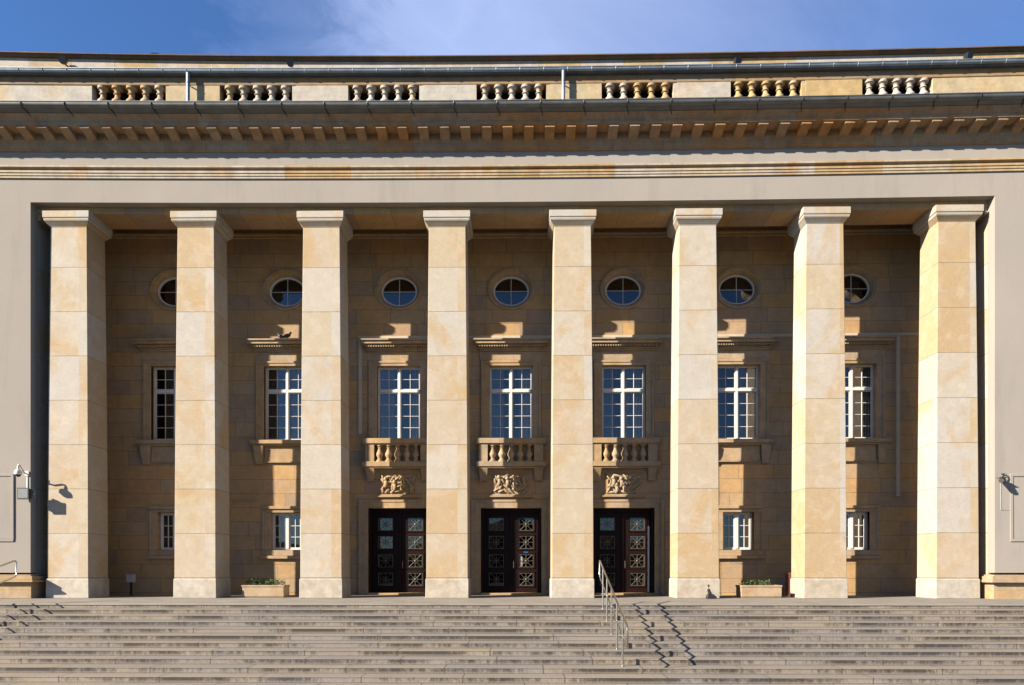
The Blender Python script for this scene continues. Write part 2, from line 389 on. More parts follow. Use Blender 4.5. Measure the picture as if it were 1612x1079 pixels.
# entablature, band, beam, ceiling
e = MB(); e.profx([(YF, Z_ARCH), (YF, ZC(239, YF)), (1.15, ZC(239, YF)), (1.15, Z_ARCH)], -XE, XE, 40)
ent = e.build('entablature', M['plaster'], B)
zt, zb = ZC(263, YF), ZC(281, YF); h = zt - zb
bd = MB(); bd.profx([(YF+.02, zb), (YF-.05, zb), (YF-.05, zb+.16*h), (YF-.075, zb+.2*h), (YF-.075, zb+.36*h), (YF-.04, zb+.37*h), (YF-.10, zb+.42*h), (YF-.10, zb+.60*h), (YF-.03, zb+.62*h), (YF-.03, zb+.72*h), (YF-.10, zb+.76*h), (YF-.16, zb+.82*h), (YF-.16, zb+.97*h), (YF-.10, zt), (YF+.02, zt)], -XE, XE, 40)
bd.build('band_moulding', M['band'], ent)
bm_ = MB(); bm_.profx([(.10, Z_BEAM), (.10, Z_ARCH-.003), (1.20, Z_ARCH-.003), (1.20, Z_BEAM)], XL+.003, XR-.003, 30)
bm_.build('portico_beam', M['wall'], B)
ce = MB(); ce.profx([(1.15, Z_CEIL), (1.15, Z_CEIL+.3), (YW+.5, Z_CEIL+.3), (YW+.5, Z_CEIL)], XL-.5, XR+.5, 30)
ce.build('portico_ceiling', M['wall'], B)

# cornice with modillions
zs = ZC(222, -.32); zk = ZC(195.5, -.88); zm = ZC(200.5, -.86)
cor = MB(); cor.profx([(YF+.1, ZC(239, YF)), (YF-.05, ZC(239, YF)), (YF-.05, ZC(239, YF)+.05), (YF-.10, ZC(239, YF)+.07), (YF-.12, zs-.05), (-.38, zs-.03), (-.38, zk), (-.87, zk), (-.88, zk-.015), (-.90, zk-.015), (-.90, zk+.10), (-.92, zk+.11), (-.94, zk+.17), (-.99, zk+.22), (-1.06, zk+.27), (YF+.1, zk+.28)], -XE, XE, 40)
cornice = cor.build('cornice', M['cornice'], B)
md = MB(); md.profx([(-.30, zs), (-.36, zs-.015), (-.45, zs+.02), (-.62, zm-.05), (-.74, zm-.02), (-.86, zm), (-.86, zk-.035), (-.30, zk-.035)], -.165, .165); md.box(-.185, .185, -.875, -.30, zk-.035, zk+.004)
x0 = at(832.5, 210, -1.0+CD)[0]; md0 = None
for k in range(-33, 33):
    x = x0 + k*.7225
    if abs(x) > 20.3: continue
    if md0 is None: md0 = md.build('modillion', M['cornice'], cornice, warp=False, loc=(x, bend(x), 0), bevel=.008)
    else: copy_tree(md0, cornice, (x, bend(x), 0))
# lower gutter
def gutter(yc, zb, r, name, mt, lip=.02):
    m = MB(); n = 10
    prof = [(yc - r*math.cos(math.pi*k/n), zb + r - r*math.sin(math.pi*k/n)) for k in range(n+1)]
    inn = [(yc - (r-.012)*math.cos(math.pi*k/n), zb + r - (r-.012)*math.sin(math.pi*k/n)) for k in range(n, -1, -1)]
    m.profx([(yc-r-lip, zb+r+.012)] + prof + [(yc+r, zb+r+.03)] + inn + [(yc-r-lip, zb+r+.035)], -XE, XE, 40)
    return m.build(name, mt, B, smooth=True)
GC = -1.40+CD; GZ = ZC(169.5, GC); GR = .13
g1 = gutter(GC, GZ, GR, 'roof_gutter', M['zinc_dark'])
br = MB(); n = 10
br.tube([(0, GC - (GR+.012)*math.cos(math.pi*k/n), GZ+GR-(GR+.012)*math.sin(math.pi*k/n)) for k in range(n+1)], .016, 6)
br.tube([(0, GC, GZ-.015), (.05, GC+.12, GZ-.06), (.10, -.96, GZ-.13)], .014, 6)
b0 = None; x0 = at(799, 165, -1.52+CD)[0] - .35
for k in range(-14, 15):
    x = x0 + k*1.447
    if abs(x) > 20: continue
    if b0 is None: b0 = br.build('gutter_bracket', M['black'], g1, warp=False, loc=(x, bend(x), 0))
    else: copy_tree(b0, g1, (x, bend(x), 0))
# flat roof between the cornice and the balustrade
rf = MB(); rf.profx([(GC-.02, zk+.36), (GC-.02, zk+.38), (.35, zk+.46), (.35, zk+.25), (-1.04, zk+.275)], -XE, XE, 40)
rf.build('cornice_roof', M['lead'], B)
# attic balustrade
za, zb_, zr = ZC(158.5, 0)-.02, ZC(133.5, 0), ZC(117, -.06)-.06
at_ = MB(); at_.profx([(-.03, zk+.40), (-.03, za-.05), (-.05, za-.05), (-.05, za), (.34, za), (.34, zk+.40)], -XE, XE, 40)
attic = at_.build('attic_balustrade', M['attic'], B)
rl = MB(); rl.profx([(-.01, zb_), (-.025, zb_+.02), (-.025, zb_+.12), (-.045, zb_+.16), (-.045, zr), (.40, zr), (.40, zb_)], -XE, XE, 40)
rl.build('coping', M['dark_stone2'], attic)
edges = [-XE]; openings = [(145,261), (346,460), (548,660), (750,860), (947,1060), (1150,1262), (1357,1468)]
for a, b_ in openings: edges += [at(a, 145, 0)[0], at(b_, 145, 0)[0]]
edges.append(XE)
for k in range(0, len(edges), 2):
    p = MB(); a, b_ = edges[k], edges[k+1]
    n = max(1, int((b_-a)/1.5))
    p.profx([(0, za), (0, zb_), (.30, zb_), (.30, za)], a, b_, n)
    if 0 < k < len(edges)-2: p.profx([(-.012, za+.0), (-.012, zb_-.0), (.0, zb_-.0), (.0, za+.0)], a+.13, b_-.0, n)
    p.build('pedestal', M['panel'], attic, bevel=.01)
hb = zb_ - za
bp = [(.115,0),(.115,.05),(.125,.055),(.13,.12),(.118,.19),(.085,.28),(.062,.40),(.055,.50),(.06,.55),(.085,.56),(.085,.60),(.06,.61),(.058,.72),(.075,.80),(.10,.85),(.125,.87),(.125,.93),(.13,.94),(.13,1.0)]
ba = MB(); ba.lathe([(r*1.42, z*hb) for r, z in bp], 0, .13, za, 14)
ba0 = None
for k in range(7):
    a, b_ = edges[2*k+1], edges[2*k+2]
    for j in range(5):
        x = a + (b_-a)*(j+.62)/5.15
        if ba0 is None: ba0 = ba.build('baluster', M['attic'], attic, warp=False, smooth=True, loc=(x, bend(x), 0))
        else: copy_tree(ba0, attic, (x, bend(x), 0))
bk = MB(); bk.profx([(1.1, zk+.3), (1.1, zr), (1.25, zr), (1.25, zk+.3)], -XE, XE, 30)
bk.build('attic_back_wall', M['lead'], attic)  # dark sheet colour stands in for the shade behind the balusters
rf2 = MB(); rf2.profx([(-.20, zr+.003), (-.20, zr+.03), (.9, zr+.20), (1.2, zr+.20), (1.2, zr+.003)], -XE, XE, 40)
rf2.build('attic_roof', M['lead'], B)
g2z = ZC(113.6, -.20); g2 = gutter(-.20, g2z, .085, 'attic_gutter', M['zinc'])
sm = MB()
sm.tube([(0, -.20-.092*math.cos(math.pi*k/8), g2z+.085-.092*math.sin(math.pi*k/8)) for k in range(9)], .010, 5)
s0 = None
for k in range(-24, 25):
    x = at(887, 110, -.2)[0] + .15 + k*.835
    if abs(x) > 19.8: continue
    if s0 is None: s0 = sm.build('gutter_strap', M['zinc'], g2, warp=False, loc=(x, bend(x), 0))
    else: copy_tree(s0, g2, (x, bend(x), 0))
for k, pxx in enumerate((296, 887)):
    x = at(pxx, 130, -.2)[0]
    if k == 0:
        d = MB(); d.tube([(0, -.20, g2z+.03), (0, -.20, g2z-.10), (0, -.20, g2z-.14), (0, -.20, zk+.42)], .062, 10)
        d.tube([(0, -.20, zb_-.05), (0, -.20, zb_-.02)], .072, 10); d.box(-.02, .02, -.20, -.03, zb_-.05, zb_-.02)
        d0 = d.build('downpipe', M['zinc'], g2, warp=False, smooth=True, loc=(x, bend(x), 0))
    else: copy_tree(d0, g2, (x, bend(x), 0))
# upper parapet
zp, zq = ZC(96.5, .8), ZC(87, .62)
pp = MB(); pp.profx([(.8, zr+.15), (.8, zp), (1.3, zp), (1.3, zr+.15)], -XE, XE, 40)
for m in (pp,):
    m.V = [(x, y, z + (.0004*min(x, 0)**2 if z > zr+.5 else 0)) for x, y, z in m.V]
par = pp.build('roof_parapet', M['attic'], B)
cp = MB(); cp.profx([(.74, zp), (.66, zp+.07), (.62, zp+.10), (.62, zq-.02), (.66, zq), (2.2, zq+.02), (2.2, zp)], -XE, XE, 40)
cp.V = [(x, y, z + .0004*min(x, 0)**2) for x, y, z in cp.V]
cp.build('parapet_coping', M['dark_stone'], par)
ms = MB(); ms.profx([(1.4, zp-.4), (1.4, zp), (18, zp), (18, zp-.4)], -XE, XE, 20); ms.box(-XE, XE, 17.6, 18, ZG, zp-.4)
ms.box(-XE, -XE+.3, 1.2, 17.6, ZG, zp-.4); ms.box(XE-.3, XE, 1.2, 17.6, ZG, zp-.4)
ms.build('rear_block', M['plaster'], B)

# ------------------------------------------------------------------ pillars
def pillar():
    H = Z_BEAM; hc = .50
    sh = MB(); rings = []
    for k in range(9):
        t = k/8; z = .70 + (H-hc-.70)*t
        w = .735 - .085*t**1.5; y0 = .0 + .05*t**1.5; y1 = 1.16 - .05*t**1.5
        rings.append((-w, w, y0, y1, z))
    sh.stack(rings)
    p = sh.build('pillar', M['pillar'], B, warp=False, bevel=.012)
    bs = MB(); bs.stack([(-.765,.765,-.03,1.19,0), (-.76,.76,-.028,1.188,.66), (-.737,.737,-.002,1.162,.70)])
    bs.build('pillar_base', M['plinth_pale'], p, warp=False, bevel=.012)
    c = MB(); w, y0, y1 = .65, .05, 1.11; zc = H-hc
    pr = [(.0,0),(.012,.0),(.012,.03),(.03,.035),(.05,.06),(.085,.10),(.125,.145),(.15,.19),(.155,.24),(.135,.25),(.17,.265),(.175,.30),(.175,.5)]
    c.stack([(-w-o, w+o, y0-o, y1+o, zc+z*1.0) for o, z in pr])
    c.build('capital', M['pillar'], p, warp=False, bevel=.006)
    return p
p0 = pillar()
for i, x in enumerate(colx):
    o = p0 if i == 0 else copy_tree(p0, B)
    o.location = (x, bend(x), 0)

# ------------------------------------------------------------------ back wall with its openings
def zw(py): return EYE + (895-py)/SW
OC = (zw(456), .70, .575)                      # oculus centre height, half axes
WIN = (.86, zw(692.5), zw(576)); SML = (.60, zw(866), zw(807)); DOOR = (1.20, 0, zw(800))
kinds = ['s','s','d','d','d','s','s']
W = MB()
def q(x0, x1, z0, z1): 
    if x1-x0 > 1e-4 and z1-z0 > 1e-4: W.face([(x0,YW,z0),(x1,YW,z0),(x1,YW,z1),(x0,YW,z1)])
edge = [XL] + [(bayx[i]+bayx[i+1])/2 for i in range(6)] + [XR]
ZTOP = Z_CEIL + .1; RV = .34
def reveal(x0, x1, z0, z1, d=RV):
    W.face([(x0,YW,z0),(x0,YW,z1),(x0,YW+d,z1),(x0,YW+d,z0)]); W.face([(x1,YW,z0),(x1,YW,z1),(x1,YW+d,z1),(x1,YW+d,z0)])
    W.face([(x0,YW,z1),(x1,YW,z1),(x1,YW+d,z1),(x0,YW+d,z1)]); W.face([(x0,YW,z0),(x1,YW,z0),(x1,YW+d,z0),(x0,YW+d,z0)])
for i, xb in enumerate(bayx):
    a, c = edge[i], edge[i+1]
    lw, lz0, lz1 = SML if kinds[i] == 's' else DOOR
    ww, wz0, wz1 = WIN
    q(a, c, 0, lz0)
    q(a, xb-lw, lz0, lz1); q(xb+lw, c, lz0, lz1); reveal(xb-lw, xb+lw, lz0, lz1, .5 if kinds[i]=='d' else RV)
    q(a, c, lz1, wz0)
    q(a, xb-ww, wz0, wz1); q(xb+ww, c, wz0, wz1); reveal(xb-ww, xb+ww, wz0, wz1)
    oz, oa, ob = OC; hw = 1.15; hz = 1.05
    q(a, c, wz1, oz-hz); q(a, xb-hw, oz-hz, oz+hz); q(xb+hw, c, oz-hz, oz+hz); q(a, c, oz+hz, ZTOP)
    angs = sorted(set([2*math.pi*k/48 for k in range(48)] + [math.atan2(sz*hz, sx*hw) % (2*math.pi) for sx in (1,-1) for sz in (1,-1)]))
    inner, outer, deep = [], [], []
    for t in angs:
        ct, st = math.cos(t), math.sin(t)
        k = min(hw/abs(ct) if abs(ct) > 1e-6 else 1e9, hz/abs(st) if abs(st) > 1e-6 else 1e9)
        ro = 1/math.sqrt((ct/(oa*1.2))**2 + (st/(ob*1.2))**2)
        outer.append((xb+k*ct, YW, oz+k*st)); inner.append((xb+ro*ct, YW, oz+ro*st)); deep.append((xb+ro*ct, YW+RV, oz+ro*st))
    n = len(angs)
    for k in range(n):
        l = (k+1) % n
        W.face([outer[k], outer[l], inner[l], inner[k]]); W.face([inner[k], inner[l], deep[l], deep[k]])
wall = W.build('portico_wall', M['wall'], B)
mo = MB()
mo.profx([(YW-.03, 14.10), (YW-.06, 14.13), (YW-.06, 14.19), (YW-.10, 14.24), (YW-.10, 14.30), (YW+.01, 14.30), (YW+.01, 14.10)], XL+.01, XR-.01, 24)
mo.build('wall_moulding', M['trim'], wall)
sk = MB(); zsx = zw(787)
for i in range(7):
    if kinds[i] == 's':
        a = edge[i]; c = edge[i+1]
        for l, r_ in ((a, bayx[i]-.95), (bayx[i]+.95, c)): sk.box(l, r_, YW-.02, YW+.004, zsx-.02, zsx+.02)
sk.build('string_course', M['trim'], wall)
it = MB(); yb = YW+5
it.box(XL-.5, XR+.5, yb, yb+.1, 0, ZTOP); it.box(XL-.6, XL-.5, YW+.45, yb+.1, 0, ZTOP); it.box(XR+.5, XR+.6, YW+.45, yb+.1, 0, ZTOP)
for z in (.0-.03, 4.4, 9.8): it.box(XL-.5, XR+.5, YW+.53, yb, z, z+.08)
it.build('interior', M['interior'], B)
cd = MB(); zc0, zc1 = zw(533.5), zw(529)
xa, xz = at(567.5, 600, YW)[0], at(1413, 600, YW)[0]; xq = at(1462, 600, YW)[0]
cd.box(xa-.07, xq, YW-.045, YW+.004, zc0, zc1); 
cd.box(xa-.07, xa+.07, YW-.042, YW+.004, zw(683), zc0); cd.box(xz-.07, xz+.07, YW-.042, YW+.004, zw(783), zc0)
cd2 = MB()
for (x0, x1, z0, z1) in ((xa-.07, xq, zc0, zc1), (xa-.07, xa+.07, zw(683), zc0), (xz-.07, xz+.07, zw(783), zc0)):
    n = max(1, int((x1-x0)/1.2))
    for k in range(n): cd2.box(x0+(x1-x0)*k/n, x0+(x1-x0)*(k+1)/n, YW-.045, YW+.004, z0, z1)
cd2.build('cable_duct', M['conduit'], wall)

# ------------------------------------------------------------------ windows
def bars(m, x0, x1, z0, z1, y0, y1, fw, vs, hs, bw):
    m.box(x0, x0+fw, y0, y1, z0, z1); m.box(x1-fw, x1, y0, y1, z0, z1)
    m.box(x0+fw, x1-fw, y0, y1, z0, z0+fw); m.box(x0+fw, x1-fw, y0, y1, z1-fw, z1)
    for v in vs: m.box(v-bw/2, v+bw/2, y0+.008, y1-.004, z0+fw, z1-fw)
    for h in hs: m.box(x0+fw, x1-fw, y0+.011, y1-.006, h-bw/2, h+bw/2)
def main_window():
    hw, z0, z1 = WIN; y = .20
    zt0, zt1 = zw(616), zw(611.5)
    m = MB()
    m.box(-hw, -hw+.05, y, y+.1, z0, z1); m.box(hw-.05, hw, y, y+.1, z0, z1)
    m.box(-hw+.05, hw-.05, y, y+.1, z1-.04, z1); m.box(-hw+.05, hw-.05, y, y+.1, z0, z0+.05)
    m.box(-.042, .042, y-.04, y+.1, z0+.05, z1-.04)
    m.box(-hw+.05, -.042, y-.03, y+.1, zt0, zt1); m.box(.042, hw-.05, y-.04, y+.1, zt0, zt1)
    for sx in (-1, 1):
        a, c = sorted((sx*.042, sx*(hw-.05)))
        bars(m, a, c, zt1, z1-.04, y+.012, y+.07, .036, [(a+c)/2], [(zt1+z1-.04)/2-.01], .022)
        lo, hi = z0+.05, zt0
        bars(m, a, c, lo, hi, y+.012, y+.07, .036, [(a+c)/2], [lo+(hi-lo)*t for t in (.255,.5,.745)], .022)
    w = m.build('window', M['white'], wall, warp=False, bevel=.004)
    p = MB(); p.box(-hw+.03, hw-.03, y+.045, y+.052, z0+.03, z1-.03)
    p.build('pane', M['glass'], w, warp=False)
    s = MB(); ow = zw(0) and 47/SW
    zl = zw(568.5)
    for sx in (-1, 1):
        s.profx([(0,0)]*3, 0, 0) if False else None
        a, c = sorted((sx*hw, sx*ow)); s.box(a, c, -.05, .12, z0, z1)
        a, c = sorted((sx*(ow-.08), sx*ow)); s.box(a, c, -.08, -.05, z0, zl)
    s.box(-ow, ow, -.05, .12, z1, zl); s.box(-ow+.08, ow-.08, -.075, -.05, zl-.09, zl)
    s.build('window_surround', M['trim'], w, warp=False, bevel=.008)
    h = MB(); zf = zw(554); a = 60/SW; b_ = 49/SW
    zb = zf; ztp = ZC(532, YW-.42)
    h.box(-b_, b_, -.035, .02, zl, zf)
    dz = ztp - zb
    for (o, y, f0, f1) in ((0,-.10,0,.16),(.03,-.15,.16,.30),(.10,-.24,.44,.56),(.20,-.36,.56,.84),(.24,-.42,.84,1.0)):
        h.box(-b_-o, b_+o, y, .02, zb+f0*dz, zb+f1*dz)
    nd_ = 26
    for k in range(nd_):
        xx = -b_-.04 + (2*b_+.08)*(k+.5)/nd_
        h.box(xx-.028, xx+.028, -.30, .02, zb+.30*dz, zb+.44*dz)
    h.box(-b_-.03, b_+.03, -.14, .02, zb+.301*dz, zb+.439*dz)
    h.build('window_hood', M['trim'], w, warp=False, bevel=.006)
    return w
def sill(w):
    zt, zb = zw(694), zw(700); a = 54/SW
    m = MB(); m.box(-a, a, -.26, .1, zb, zt); m.box(-a+.05, a-.05, -.19, .1, zb-.07, zb)
    m.box(-33/SW, 33/SW, -.07, .02, zw(727), zb-.07)
    m.box(-35/SW, 35/SW, -.10, .02, zw(727)-.05, zw(727))
    s = m.build('window_sill', M['trim'], w, warp=False, bevel=.01)
    for sx in (-1, 1):
        k = MB(); x = sx*41/SW
        k.stack([(x-.13,x+.13,-.10,.02,zw(732)), (x-.13,x+.13,-.12,.02,zw(731)), (x-.17,x+.17,-.20,.02,zw(716)), (x-.19,x+.19,-.22,.02,zb-.07)])
        k.build('sill_bracket', M['trim'], w, warp=False, bevel=.008)
def curtain(w, parts):
    hw, z0, z1 = WIN
    for (a, c) in parts:
        m = MB(); n = max(8, int((c-a)/.035)); i = 0
        pts = [(a+(c-a)*k/n, .42 + .045*math.sin(k*1.9) + .012*math.sin(k*5.1)) for k in range(n+1)]
        for k in range(n):
            (xa_, ya), (xb_, yb_) = pts[k], pts[k+1]
            m.face([(xa_,ya,z0-.05),(xb_,yb_,z0-.05),(xb_,yb_,z1+.02),(xa_,ya,z1+.02)])
        for k in range(n):
            (xa_, ya), (xb_, yb_) = pts[k], pts[k+1]
            m.face([(xa_,ya+.006,z0-.05),(xb_,yb_+.006,z0-.05),(xb_,yb_+.006,z1+.02),(xa_,ya+.006,z1+.02)])
        m.build('curtain', M['curtain'], w, warp=False)
def balcony(w):
    zt, zr_ = zw(693)+.02, zw(700.5); zs1, zs0 = zw(728.5), zw(736.5); a = 54.6/SW; dp = -.36
    m = MB(); m.box(-a, a, dp, 0, zs0, zs1); m.box(-a+.05, a-.05, dp+.05, 0, zs0-.06, zs0)
    b_ = m.build('balcony', M['trim'], w, warp=False, bevel=.012)
    r_ = MB(); r_.box(-a+.01, a-.01, dp+.01, -.02, zr_, zt); r_.box(-a+.05, a-.05, dp+.05, -.03, zr_-.04, zr_)
    r_.build('balcony_rail', M['trim'], w, warp=False, bevel=.012)
    for sx in (-1, 1):
        x = sx*43.2/SW; p = MB(); p.box(x-.18, x+.18, dp+.06, dp+.30, zs1, zr_-.04)
        p.build('balcony_pedestal', M['trim'], w, warp=False, bevel=.01)
        k = MB(); k.stack([(x-.15,x+.15,-.12,.02,zw(758)), (x-.17,x+.17,-.15,.02,zw(756)), (x-.14,x+.14,-.13,.02,zw(754.5)), (x-.16,x+.16,-.22,.02,zw(746)), (x-.18,x+.18,-.31,.02,zs0-.06)])
        k.build('balcony_bracket', M['trim'], w, warp=False, bevel=.008)
    hb = zr_-.04-zs1
    pr = [(.13,0),(.13,.08),(.10,.10),(.07,.20),(.075,.24),(.115,.36),(.125,.44),(.105,.54),(.07,.68),(.05,.80),(.075,.84),(.055,.87),(.06,.91),(.10,.93),(.10,1.0)]
    q_ = None
    for j in range(5):
        x = (j-2)*14.3/SW
        if q_ is None:
            l = MB(); l.lathe([(r*1.12, z*hb) for r, z in pr], 0, dp+.18, zs1, 14)
            q_ = l.build('baluster', M['trim'], w, warp=False, smooth=True, loc=(x,0,0))
        else: copy_tree(q_, w, (x,0,0))
def relief(w, seed):
    rnd = random.Random(seed)
    z0, z1 = zw(779), zw(746); hw = 29/SW; zc = (z0+z1)/2
    m = MB(); m.box(-hw, hw, -.03, .02, z0, z1)
    m.box(-hw-.03, hw+.03, -.10, .02, z0-.05, z0+.01); m.box(-hw-.12, hw+.12, -.14, .02, z0-.11, z0-.05)
    p = m.build('relief_panel', M['trim'], w, warp=False, bevel=.008)
    f = MB(); H = (z1-z0)/2 - .05; Wd = hw - .05
    def limb(pts, r0, r1):
        n = 10; a, b_, c = [Vector(v) for v in pts]
        path = [((1-t)**2)*a + 2*t*(1-t)*b_ + t*t*c for t in [k/n for k in range(n+1)]]
        rs = [r0+(r1-r0)*k/n for k in range(n+1)]; rs[0] *= .6; rs[-1] *= .5
        f.tube(path, rs, 8, .85)
    nx, nz_ = 7, 4
    for iz in range(nz_):
        for ix in range(nx):
            x = -Wd + 2*Wd*(ix+.5)/nx + rnd.uniform(-.05, .05); z = zc - H + 2*H*(iz+.5)/nz_ + rnd.uniform(-.04, .04)
            if seed == 1: an = .5*math.sin(ix*1.3+iz*2) + rnd.uniform(-.8, .8) + (1.2 if (iz+ix) % 3 == 0 else 0)
            elif seed == 2: an = math.atan2(z-zc, abs(x)-.30) + 1.57 + rnd.uniform(-.5, .5)
            else: an = (.65 + rnd.uniform(-.15, .15)) if x > .05 else rnd.uniform(0, 3.14)
            l = rnd.uniform(.13, .21); dx, dz = math.cos(an)*l, math.sin(an)*l; c = rnd.uniform(-.10, .10)
            cl = lambda px, pz: (max(-Wd, min(Wd, px)), max(zc-H, min(zc+H, pz)))
            p0_, p1_, p2_ = cl(x-dx, z-dz), cl(x-dz*.6*c*10, z+dx*.6*c*10), cl(x+dx, z+dz)
            limb([(p0_[0], -.05, p0_[1]), (p1_[0], -rnd.uniform(.12, .19), p1_[1]), (p2_[0], -.05, p2_[1])], rnd.uniform(.035, .058), rnd.uniform(.018, .034))
    heads = {1: [(-.5,.55),(-.15,.2),(.2,.5),(.5,-.1)], 2: [(-.48,.72),(-.15,.6),(.15,.72),(.48,.6)], 3: [(-.42,.7),(-.12,.55),(-.02,-.05),(-.3,-.1)]}[seed]
    for x, hz in heads:
        f.ball((x, -.11, zc+H*hz), .072, .075, .085, 14); limb([(x, -.08, zc+H*hz-.08), (x+.06, -.2, zc+H*hz-.2), (x-.03, -.08, zc+H*hz-.34)], .075, .05)
    if seed == 3:
        f.box(-Wd, -Wd+.05, -.09, 0, zc-H, zc+H*.5); f.box(-Wd+.05, -.3, -.085, 0, zc-H, zc-H*.85)
    f.build('relief_carving', M['trim'], w, warp=False, smooth=True)
def oculus(first=[None]):
    oz, a, b_ = OC; y = .22
    r_ = MB(); r_.oval([(a*1.34,b_*1.42,.0), (a*1.34,b_*1.42,-.05), (a*1.24,b_*1.32,-.06), (a*1.21,b_*1.28,-.02), (a*1.16,b_*1.22,-.02), (a*1.04,b_*1.06,.10), (a*1.0,b_*1.0,.26)])
    o = r_.build('oculus', M['trim'], wall, warp=False, smooth=True)
    f = MB(); f.oval([(a*1.02,b_*1.02,y-.02), (a*1.02,b_*1.02,y+.05), (a*.93,b_*.92,y+.05), (a*.93,b_*.92,y-.02)], close=True)
    f.box(-.011, .011, y-.005, y+.02, -b_*.95, b_*.95); f.box(-a*.95, -.011, y-.003, y+.018, -.010, .010); f.box(.011, a*.95, y-.003, y+.018, -.010, .010)
    f.build('oculus_frame', M['white'], o, warp=False)
    p = MB(); n = 48; p.oval([(a*.97, b_*.97, y+.036), (a*.97, b_*.97, y+.042)], n)
    p.F.append(tuple(range(n))); p.F.append(tuple(range(n, 2*n))[::-1])
    k = p.build('pane', M['glass'], o, warp=False)
    k.rotation_euler = (-.036, 0, 0)
    return o
def small_window(open_=0):
    hw, z0, z1 = SML; y = .20
    m = MB(); m.box(-hw, -hw+.05, y, y+.1, z0, z1); m.box(hw-.05, hw, y, y+.1, z0, z1)
    m.box(-hw+.05, hw-.05, y, y+.1, z1-.04, z1); m.box(-hw+.05, hw-.05, y, y+.1, z0, z0+.05); m.box(-.06, .06, y-.03, y+.1, z0+.05, z1-.04)
    w = m.build('small_window', M['white'], wall, warp=False, bevel=.004)
    for sx in (-1, 1):
        a, c = sorted((sx*.06, sx*(hw-.05))); zz = (z0+.05, z1-.04)
        sh = MB(); bars(sh, 0, c-a, zz[0], zz[1], -.03, .03, .055, [(c-a)/2], [zz[0]+(zz[1]-zz[0])*t for t in (.34,.66)], .025)
        k = sh.build('casement', M['white'], w, warp=False, loc=(a, y+.035, 0))
        p = MB(); p.box(a+.03, c-.03, y+.04, y+.046, zz[0]+.03, zz[1]-.03)
        p.build('pane', M['glass'], w, warp=False)
    s = MB(); ow = 37.5/SW; ow2 = 30/SW
    zt, zb = zw(797), zw(880)
    s.box(-ow, -hw, -.04, .12, z0, z1); s.box(hw, ow, -.04, .12, z0, z1)
    s.box(-ow, ow, -.04, .12, z1, zt-.12) if zt-.12 > z1 else None
    s.box(-ow-.02, ow+.02, -.10, .10, max(zt-.12, z1), zt); s.box(-ow+.0, ow-.0, -.04, .12, zb+.12, z0) if z0 > zb+.12 else None
    s.box(-ow-.05, ow+.05, -.14, .10, zb, min(zb+.12, z0))
    for sx in (-1, 1):
        a, c = sorted((sx*(ow-.07), sx*ow)); s.box(a, c, -.065, -.04, z0, z1)
    s.build('window_surround', M['trim'], w, warp=False, bevel=.01)
    return w
